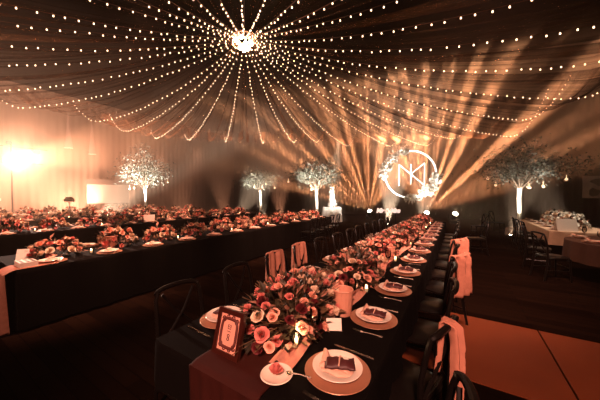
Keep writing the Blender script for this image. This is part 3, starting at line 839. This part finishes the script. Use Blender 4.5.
# ------------------------------------------------------------------ light fixtures and lamps
WARM = (1, .56, .30)
def light(kind, name, loc, energy, color, **k):
    l = bpy.data.lights.new(name, kind); l.energy = energy; l.color = color
    for a, v in k.items(): setattr(l, a, v)
    o = bpy.data.objects.new(name, l); COL.objects.link(o); o.location = loc
    return o
def aim(o, target):
    o.rotation_euler = (Vector(target)-o.location).to_track_quat('-Z', 'Y').to_euler(); return o
def moving_head(loc, target, label, s=1.0, lens=M_lens):
    t = empty('moving_head_light', (loc[0], loc[1], 0), label, 'stage light', 'moving head stage lights')
    t.scale = (s,)*3
    MB().box((0, 0, .05), (.32, .28, .10)).build('base', M_body, t, smooth=False)
    b = MB(); b.box((-.19, 0, .24), (.035, .10, .30)); b.box((.19, 0, .24), (.035, .10, .30)); b.box((0, 0, .115), (.40, .12, .03)); b.build('yoke', M_body, t, smooth=False)
    d = (Vector(target)-Vector(loc)).normalized(); q = d.to_track_quat('Z', 'Y')
    hd = MB().lathe([(0, -.17), (.09, -.17), (.13, -.10), (.13, .10), (.115, .15), (.10, .16)], 20).build('head', M_body, t, loc=(0, 0, .32)); hd.rotation_mode = 'QUATERNION'; hd.rotation_quaternion = q
    ln = MB().lathe([(.10, .158), (.06, .17), (0, .175)], 20).build('lens', lens, hd)
    return t
def fan(loc, tilt_dir, plane_x, energy, seed, lo, hi, scale=7.0, tw=.11):
    """stage effect light: a flat fan of gobo beams. local -Z points to tilt_dir, local X along plane_x"""
    l = light('SPOT', 'beam_fan', loc, energy, (1, .42, .20), spot_size=R(175), spot_blend=.15, shadow_soft_size=.02)
    zax = -Vector(tilt_dir).normalized(); xax = Vector(plane_x); xax = (xax-zax*xax.dot(zax)).normalized(); yax = zax.cross(xax)
    l.rotation_euler = Matrix((xax, yax, zax)).transposed().to_euler()
    ld = l.data; ld.use_nodes = True; nt = ld.node_tree
    em = [n for n in nt.nodes if n.type == 'EMISSION'][0]
    tc = nt.nodes.new('ShaderNodeTexCoord'); sx = nt.nodes.new('ShaderNodeSeparateXYZ'); nt.links.new(tc.outputs['Normal'], sx.inputs[0])
    def math_(op, a, b=None):
        n = nt.nodes.new('ShaderNodeMath'); n.operation = op
        for i, v in enumerate((a, b)):
            if v is None: continue
            if isinstance(v, (int, float)): n.inputs[i].default_value = v
            else: nt.links.new(v, n.inputs[i])
        return n.outputs[0]
    az = math_('ABSOLUTE', sx.outputs['Z'])
    ang = math_('ARCTAN2', sx.outputs['X'], az)
    nz = nt.nodes.new('ShaderNodeTexNoise'); nz.noise_dimensions = '1D'; nz.inputs['Scale'].default_value = scale; nz.inputs['Detail'].default_value = 1.0; nz.inputs['Roughness'].default_value = .6
    nt.links.new(math_('ADD', ang, seed*3.7), nz.inputs['W'])
    mr = nt.nodes.new('ShaderNodeMapRange'); mr.interpolation_type = 'SMOOTHSTEP'
    mr.inputs['From Min'].default_value = .45; mr.inputs['From Max'].default_value = .65; mr.inputs['To Min'].default_value = .06; mr.inputs['To Max'].default_value = 1
    nt.links.new(nz.outputs[0], mr.inputs['Value'])
    y2 = math_('DIVIDE', sx.outputs['Y'], tw); g = math_('EXPONENT', math_('MULTIPLY', math_('MULTIPLY', y2, y2), -1.0))
    def ss(a, b_):
        n = nt.nodes.new('ShaderNodeMapRange'); n.interpolation_type = 'SMOOTHSTEP'; n.inputs['From Min'].default_value = a; n.inputs['From Max'].default_value = b_
        nt.links.new(ang, n.inputs['Value']); return n.outputs[0]
    edge = math_('MULTIPLY', ss(lo-.04, lo+.04), math_('SUBTRACT', 1.0, ss(hi-.04, hi+.04)))
    st = math_('MULTIPLY', math_('MULTIPLY', mr.outputs[0], g), edge)
    lf = nt.nodes.new('ShaderNodeLightFalloff'); lf.inputs['Smooth'].default_value = .3   # near parallel beams: linear falloff
    nt.links.new(st, lf.inputs['Strength'])
    dist = math_('DIVIDE', lf.outputs['Linear'], math_('MAXIMUM', lf.outputs['Quadratic'], 1e-6))
    dd = math_('DIVIDE', dist, 8.5)
    nt.links.new(math_('DIVIDE', lf.outputs['Linear'], math_('ADD', 1.0, math_('MULTIPLY', dd, dd))), em.inputs['Strength'])
    return l
S1, S2, S3 = Vector((-4.95, 16.9, .42)), Vector((-1.6, 17.0, .50)), Vector((-.2, 17.2, .48))
RIGHT = (1, .06, 0); UP = (.10, -.22, .97)
def muzzle(p, tg): return Vector((p.x, p.y, .432))+(Vector(tg)-p).normalized()*.30
for s_, tg, w in ((S1, (-5.5, 12, 6), 'left of the monogram hoop'), (S2, (-1, 12, 6), 'under the right side of the hoop'), (S3, (2, 13, 4), 'at the right end of the beam row')):
    moving_head((s_.x, s_.y, 0), tg, 'black moving head light throwing amber beams, %s' % w, 1.35)
FANS = [fan(muzzle(S1, (-5.5, 12, 6)), UP, (.96, .28, 0), 29000, 1, R(-76), R(44), 9), fan(muzzle(S2, (-1, 12, 6)), UP, RIGHT, 40000, 2, R(-44), R(66), 9), fan(muzzle(S3, (2, 13, 4)), UP, RIGHT, 4000, 3, R(-80), R(-50), 9)]

# left effect lights on a stand
ls = empty('lighting_stand', (-19.2, 3.3, 0), 'black lighting stand holding the dazzling lamps by the left wall', 'light stand')
MB().tube([(0, 0, .0), (0, 0, 4.3)], .03, 8).build('pole', M_body, ls)
for a in range(3):
    q = a*2.094
    MB().tube([(0, 0, .7), (.6*math.cos(q), .6*math.sin(q), 0.02)], .018, 6).build('leg', M_body, ls)
for zz, w in ((3.3, 1.3), (4.1, 1.5)): MB().tube([(-.05, -w/2, zz), (-.05, w*.9, zz)], .022, 6).build('cross_bar', M_body, ls)
cam_p = Vector((0, 0, 1.65))
def par(loc, label, r=.14, st=None):
    d = (Vector((-3, 3, 1.2))-Vector(loc)).normalized()
    t = empty('par_lamp', loc, label, 'stage light', 'dazzling lamps by the left wall')
    q = d.to_track_quat('Z', 'Y')
    h = MB().lathe([(0, -.22), (r*.6, -.22), (r, -.08), (r, .04), (r*.92, .04)], 20).build('housing', M_body, t); h.rotation_mode = 'QUATERNION'; h.rotation_quaternion = q
    l = MB().lathe([(r*.92, .02), (r*.6, .03), (0, .035)], 20).build('lens', M_lens, t); l.rotation_mode = 'QUATERNION'; l.rotation_quaternion = q
    return t, d
PARS = [((-19.0, 3.1, 3.35), 'dazzling lamp lowest and leftmost on the left lighting stand', .20), ((-19.0, 3.6, 3.15), 'dazzling lamp right of the lowest one on left stand', .17), ((-18.9, 4.15, 3.9), 'small bright lamp at the right end of upper bar', .13), ((-19.0, 3.2, 4.25), 'dim small lamp at the top left of lighting stand', .10)]
for (l, lab, r_) in PARS:
    t, d = par(l, lab, r_)
o = light('SPOT', 'left_wash', Vector((-19.0, 3.1, 3.35))+Vector((.4, 0, 0)), 14000, (1, .46, .28), spot_size=R(42), spot_blend=.5, shadow_soft_size=.15); aim(o, (-12.5, 9.5, 5.0))
o = light('SPOT', 'left_glow', (-18.6, 3.35, 3.3), 9000, (1, .58, .42), spot_size=R(36), spot_blend=.5, shadow_soft_size=.25); aim(o, (0, 0, 1.6))
light('POINT', 'left_halo', (-18.5, 3.5, 3.5), 900, (1, .56, .40), shadow_soft_size=.2)

# cone lanterns, screen, mural board, wall uplights
for (px, z0, z1, y, w) in ((-20.6, 4.35, 6.6, 7.15, 'right one'), (-20.8, 4.6, 6.8, 6.0, 'left one')):
    t = empty('cone_lantern', (px, y, z0), 'pale voile cone hanging by the left wall, %s' % w, 'lantern', 'pale hanging cones')
    MB().lathe([(.2, 0), (.17, .3), (.09, 1.1), (.03, z1-z0)], 20).build('shade', M_cone, t)
    MB().tube([(.2*math.cos(a), .2*math.sin(a), 0) for a in [2*math.pi*i/24 for i in range(24)]], .012, 6, closed=True).build('ring', M_card, t)
    MB().tube([(0, 0, z1-z0-.02), (0, 0, ZC-z0)], .006, 5).build('cord', M_body, t)
sc_ = empty('projection_screen', (-20.2, 7.9, 0), 'pale rectangular screen with grey top case by the left wall', 'screen', rz=R(68))
MB().box((0, 0, 1.72), (2.3, .03, 1.25)).build('screen_cloth', M_screen, sc_, smooth=False)
MB().box((0, 0, 2.53), (2.4, .14, .34)).build('case', M_greybar, sc_, smooth=False)
MB().box((0, 0, 1.08), (2.34, .05, .05)).build('bottom_bar', M_greybar, sc_, smooth=False)
for sx in (-1.0, 1.0): MB().tube([(sx, .06, 0), (sx, .06, 2.4)], .025, 8).build('leg', M_body, sc_)
mu = empty('wall_board', (7.0, YB-.06, 2.1), 'pale board with brown shapes on the back wall at far right', 'picture')
MB().box((0, 0, 0), (1.9, .05, 1.25)).build('board', M_mural, mu, smooth=False)
b = MB()
for (cx_, cz_, rx, rz_, sd) in ((-.25, .28, .42, .22, 1), (-.5, -.3, .22, .25, 2), (.45, -.25, .3, .1, 3)):
    r = random.Random(sd); n = 14; k = []
    for i in range(n):
        a = 2*math.pi*i/n; q = r.uniform(.75, 1.15); k.append((cx_+rx*q*math.cos(a), cz_+rz_*q*math.sin(a)))
    b.add([(x, -.027, z_) for x, z_ in k]+[(x, -.034, z_) for x, z_ in k], [tuple(range(n, 2*n))]+[(i, (i+1) % n, n+(i+1) % n, n+i) for i in range(n)])
b.build('painted_shape', M_muralink, mu, smooth=False)
def uplight(x, y, label, tx, ty, e, col=(1, .58, .40), size=34):
    t = empty('wall_uplight', (x, y, 0), label, 'uplight', 'uplights along the walls')
    MB().lathe([(0, 0), (.09, 0), (.09, .16), (.075, .18), (.07, .16), (0, .15)], 16).build('housing', M_body, t)
    MB().lathe([(.068, .165), (0, .168)], 16).build('lens', M_lens, t)
    aim(light('SPOT', 'uplight_beam', (x, y, .2), e, col, spot_size=R(size), spot_blend=1.0 if size > 100 else .6, shadow_soft_size=.06), (tx, ty, 3.5 if size > 100 else 5))
uplight(-18.1, 20.55, 'floor uplight washing the back wall left of the small tree', -18.0, 20.9, 420, size=26)
uplight(-21.3, 9.6, 'floor uplight washing left wall beside the screen', -21.9, 9.6, 700, size=70)
uplight(-19.6, 6.0, 'added floor uplight washing left wall behind the lighting stand', -22.5, 6.0, 3000, size=130)  # this and the next are added to brighten the left wall and haze
uplight(-19.6, 1.8, 'added floor uplight washing left wall near the picture edge', -22.5, 1.8, 3000, size=130)

# tree uplights
def spike(x, y, tx, ty, tz, e, label, col=(1, .86, .72), size=42):
    t = empty('garden_spot', (x, y, 0), label, 'uplight', 'white spots lighting the trees')
    MB().lathe([(0, 0), (.07, 0), (.075, .10), (.06, .13), (0, .125)], 16).build('housing', M_body, t)
    MB().lathe([(.058, .128), (0, .131)], 16).build('lens', M_lens, t)
    aim(light('SPOT', 'floor_spot_beam', (x, y, .17), e, col, spot_size=R(size), spot_blend=.7, shadow_soft_size=.05), (tx, ty, tz))
for (l, e, w) in ((TREES[0][0], 5000, 'the right tree'), (TREES[1][0], 2200, 'the tree by the cake table'), (TREES[2][0], 2200, 'the small middle tree'), (TREES[3][0], 7000, 'the bright left tree')):
    dx, dy = -l[0], -l[1]; L = math.hypot(dx, dy); dx /= L; dy /= L
    qx, qy = (l[0]+dx*1.15-dy*.3, l[1]+dy*1.15+dx*.3) if w != 'the right tree' else (1.72, 12.55)
    spike(qx, qy, l[0], l[1], 1.7, e*(.2 if w == 'the right tree' else .3), 'small floor spot close in front of %s' % w, size=40)
    fx, fy = (3.45, 12.7) if w == 'the right tree' else (l[0]+.2, l[1]-2.5) if w != 'the tree by the cake table' else (l[0]+.5, l[1]-1.9)
    spike(fx, fy, l[0], l[1], 2.75, e*(.12 if w == 'the right tree' else 1.5), 'small floor spot set well forward of %s' % w, size=46)
for (x_, y_, tx_, ty_, e_, w) in ((-8.9, 12.2, -9.6, 12.6, 2200, 'beyond the far end of the third table'), (-11.9, 10.6, -12.4, 10.4, 2600, 'beyond the far end of the fourth table'),
        (-11.1, 7.6, -13.0, 7.4, 2600, 'between the third and fourth tables, farther one'), (-11.1, 4.6, -13.0, 4.2, 2600, 'between the third and fourth tables, nearer one')):
    spike(x_, y_, tx_, ty_, 4.9, e_, 'added floor spot lighting the ceiling drapes %s' % w, col=(1, .50, .33), size=48)  # added lamps hidden among the tables, brightening the drapes from below
aim(light('SPOT', 'cake_spot', (-5.4, 12.6, 4.6), 4500, (1, .88, .74), spot_size=R(24), spot_blend=.6, shadow_soft_size=.1), (-6.6, 14.4, 1.2))

# general light of the bulb canopy and the hall's front wash
for i in range(10):
    a = 2*math.pi*i/10
    light('POINT', 'canopy_glow', APEX+Vector((5.2*math.cos(a), 5.2*math.sin(a), -1.35)), 5, (1, .55, .30), shadow_soft_size=.5)
light('POINT', 'hub_glow', APEX+Vector((0, 0, -.25)), 30, (1, .62, .36), shadow_soft_size=.2)
aim(light('SPOT', 'front_wash', (1.2, -3.6, 5.2), 3900, (1, .46, .33), spot_size=R(46), spot_blend=.7, shadow_soft_size=.25), (-.9, 2.8, .8))
aim(light('SPOT', 'table_wash', (.6, 3.0, 4.7), 2200, (1, .48, .35), spot_size=R(80), spot_blend=.8, shadow_soft_size=.3), (-1.0, 6.0, .8))
for (x, y0, e) in ((-4.6, 5.2, 420), (-8.6, 5.4, 420), (-12.6, 5.6, 420), (-16.6, 5.8, 420)):  # added lights over the left tables
    for dy in (-3.2, 0, 3.2):
        aim(light('SPOT', 'added_table_light', (x+.9, y0+dy, 4.5), e*5.0, (1, .46, .31), spot_size=R(48), spot_blend=.8, shadow_soft_size=.2), (x-.5, y0+dy, .75))
aim(light('SPOT', 'added_table_light', (2.2, 7.6, 4.4), 300, (1, .56, .36), spot_size=R(56), spot_blend=.8, shadow_soft_size=.2), (2.3, 7.4, .75))  # added likewise over the tables on the right, no fixture
aim(light('SPOT', 'added_table_light', (2.2, 9.0, 4.4), 600, (1, .80, .62), spot_size=R(50), spot_blend=.8, shadow_soft_size=.2), (2.6, 10.0, .75))
for x_, ax, az_, e_, nm in ((-3.1, -.85, .5, 6500, 'left'), (-1.5, .85, -.4, 2600, 'right')):
    spike(x_, 13.7, MG.x+ax, MG.y, MG.z+az_, e_, 'added floor spot aiming up at the %s half of the monogram hoop' % nm, size=44)  # added to whiten the flower sprays that the neon leaves dim
aim(light('SPOT', 'added_table_light', (-3.4, -2.2, 4.6), 700, (1, .48, .34), spot_size=R(22), spot_blend=.7, shadow_soft_size=.15), (-4.75, .9, .55))  # added to light the hanging runner of the second table
light('POINT', 'candle_glow', (-.80, 1.25, .86), 1.6, (1, .55, .28), shadow_soft_size=.02)

# ------------------------------------------------------------------ haze and colour management
w = bpy.data.worlds.new('hall_haze'); scene.world = w; w.use_nodes = True
nt = w.node_tree; bg = nt.nodes['Background']; bg.inputs[0].default_value = (.004, .0028, .002, 1); bg.inputs[1].default_value = .3
vs_ = nt.nodes.new('ShaderNodeVolumeScatter'); vs_.inputs['Anisotropy'].default_value = .25
vs_.inputs['Color'].default_value = (1, .74, .55, 1)
# haze density is raised at stage end and left wall to keep foreground dark
geo = nt.nodes.new('ShaderNodeNewGeometry'); sp_ = nt.nodes.new('ShaderNodeSeparateXYZ'); nt.links.new(geo.outputs['Position'], sp_.inputs[0])
def ramp(sock, a, b_, o0, o1):
    n = nt.nodes.new('ShaderNodeMapRange'); n.interpolation_type = 'SMOOTHSTEP'
    for nm_, v in (('From Min', a), ('From Max', b_), ('To Min', o0), ('To Max', o1)): n.inputs[nm_].default_value = v
    nt.links.new(sock, n.inputs['Value']); return n.outputs[0]
def wm(op, a, b_):
    n = nt.nodes.new('ShaderNodeMath'); n.operation = op
    for i, v in enumerate((a, b_)):
        if isinstance(v, (int, float)): n.inputs[i].default_value = v
        else: nt.links.new(v, n.inputs[i])
    return n.outputs[0]
dens = wm('ADD', wm('ADD', ramp(sp_.outputs['Y'], 10.5, 14.5, 0, .06), ramp(sp_.outputs['X'], -19, -7.5, .05, 0)), .0012)
nt.links.new(dens, vs_.inputs['Density'])
nt.links.new(vs_.outputs[0], nt.nodes['World Output'].inputs['Volume'])
scene.cycles.use_denoising = True
scene.cycles.volume_bounces = 0
scene.cycles.max_bounces = 6
scene.cycles.transparent_max_bounces = 24
scene.cycles.sample_clamp_indirect = 4
vs = scene.view_settings
vs.view_transform = 'Standard'; vs.look = 'None'; vs.exposure = 0; vs.gamma = 1; vs.use_curve_mapping = False
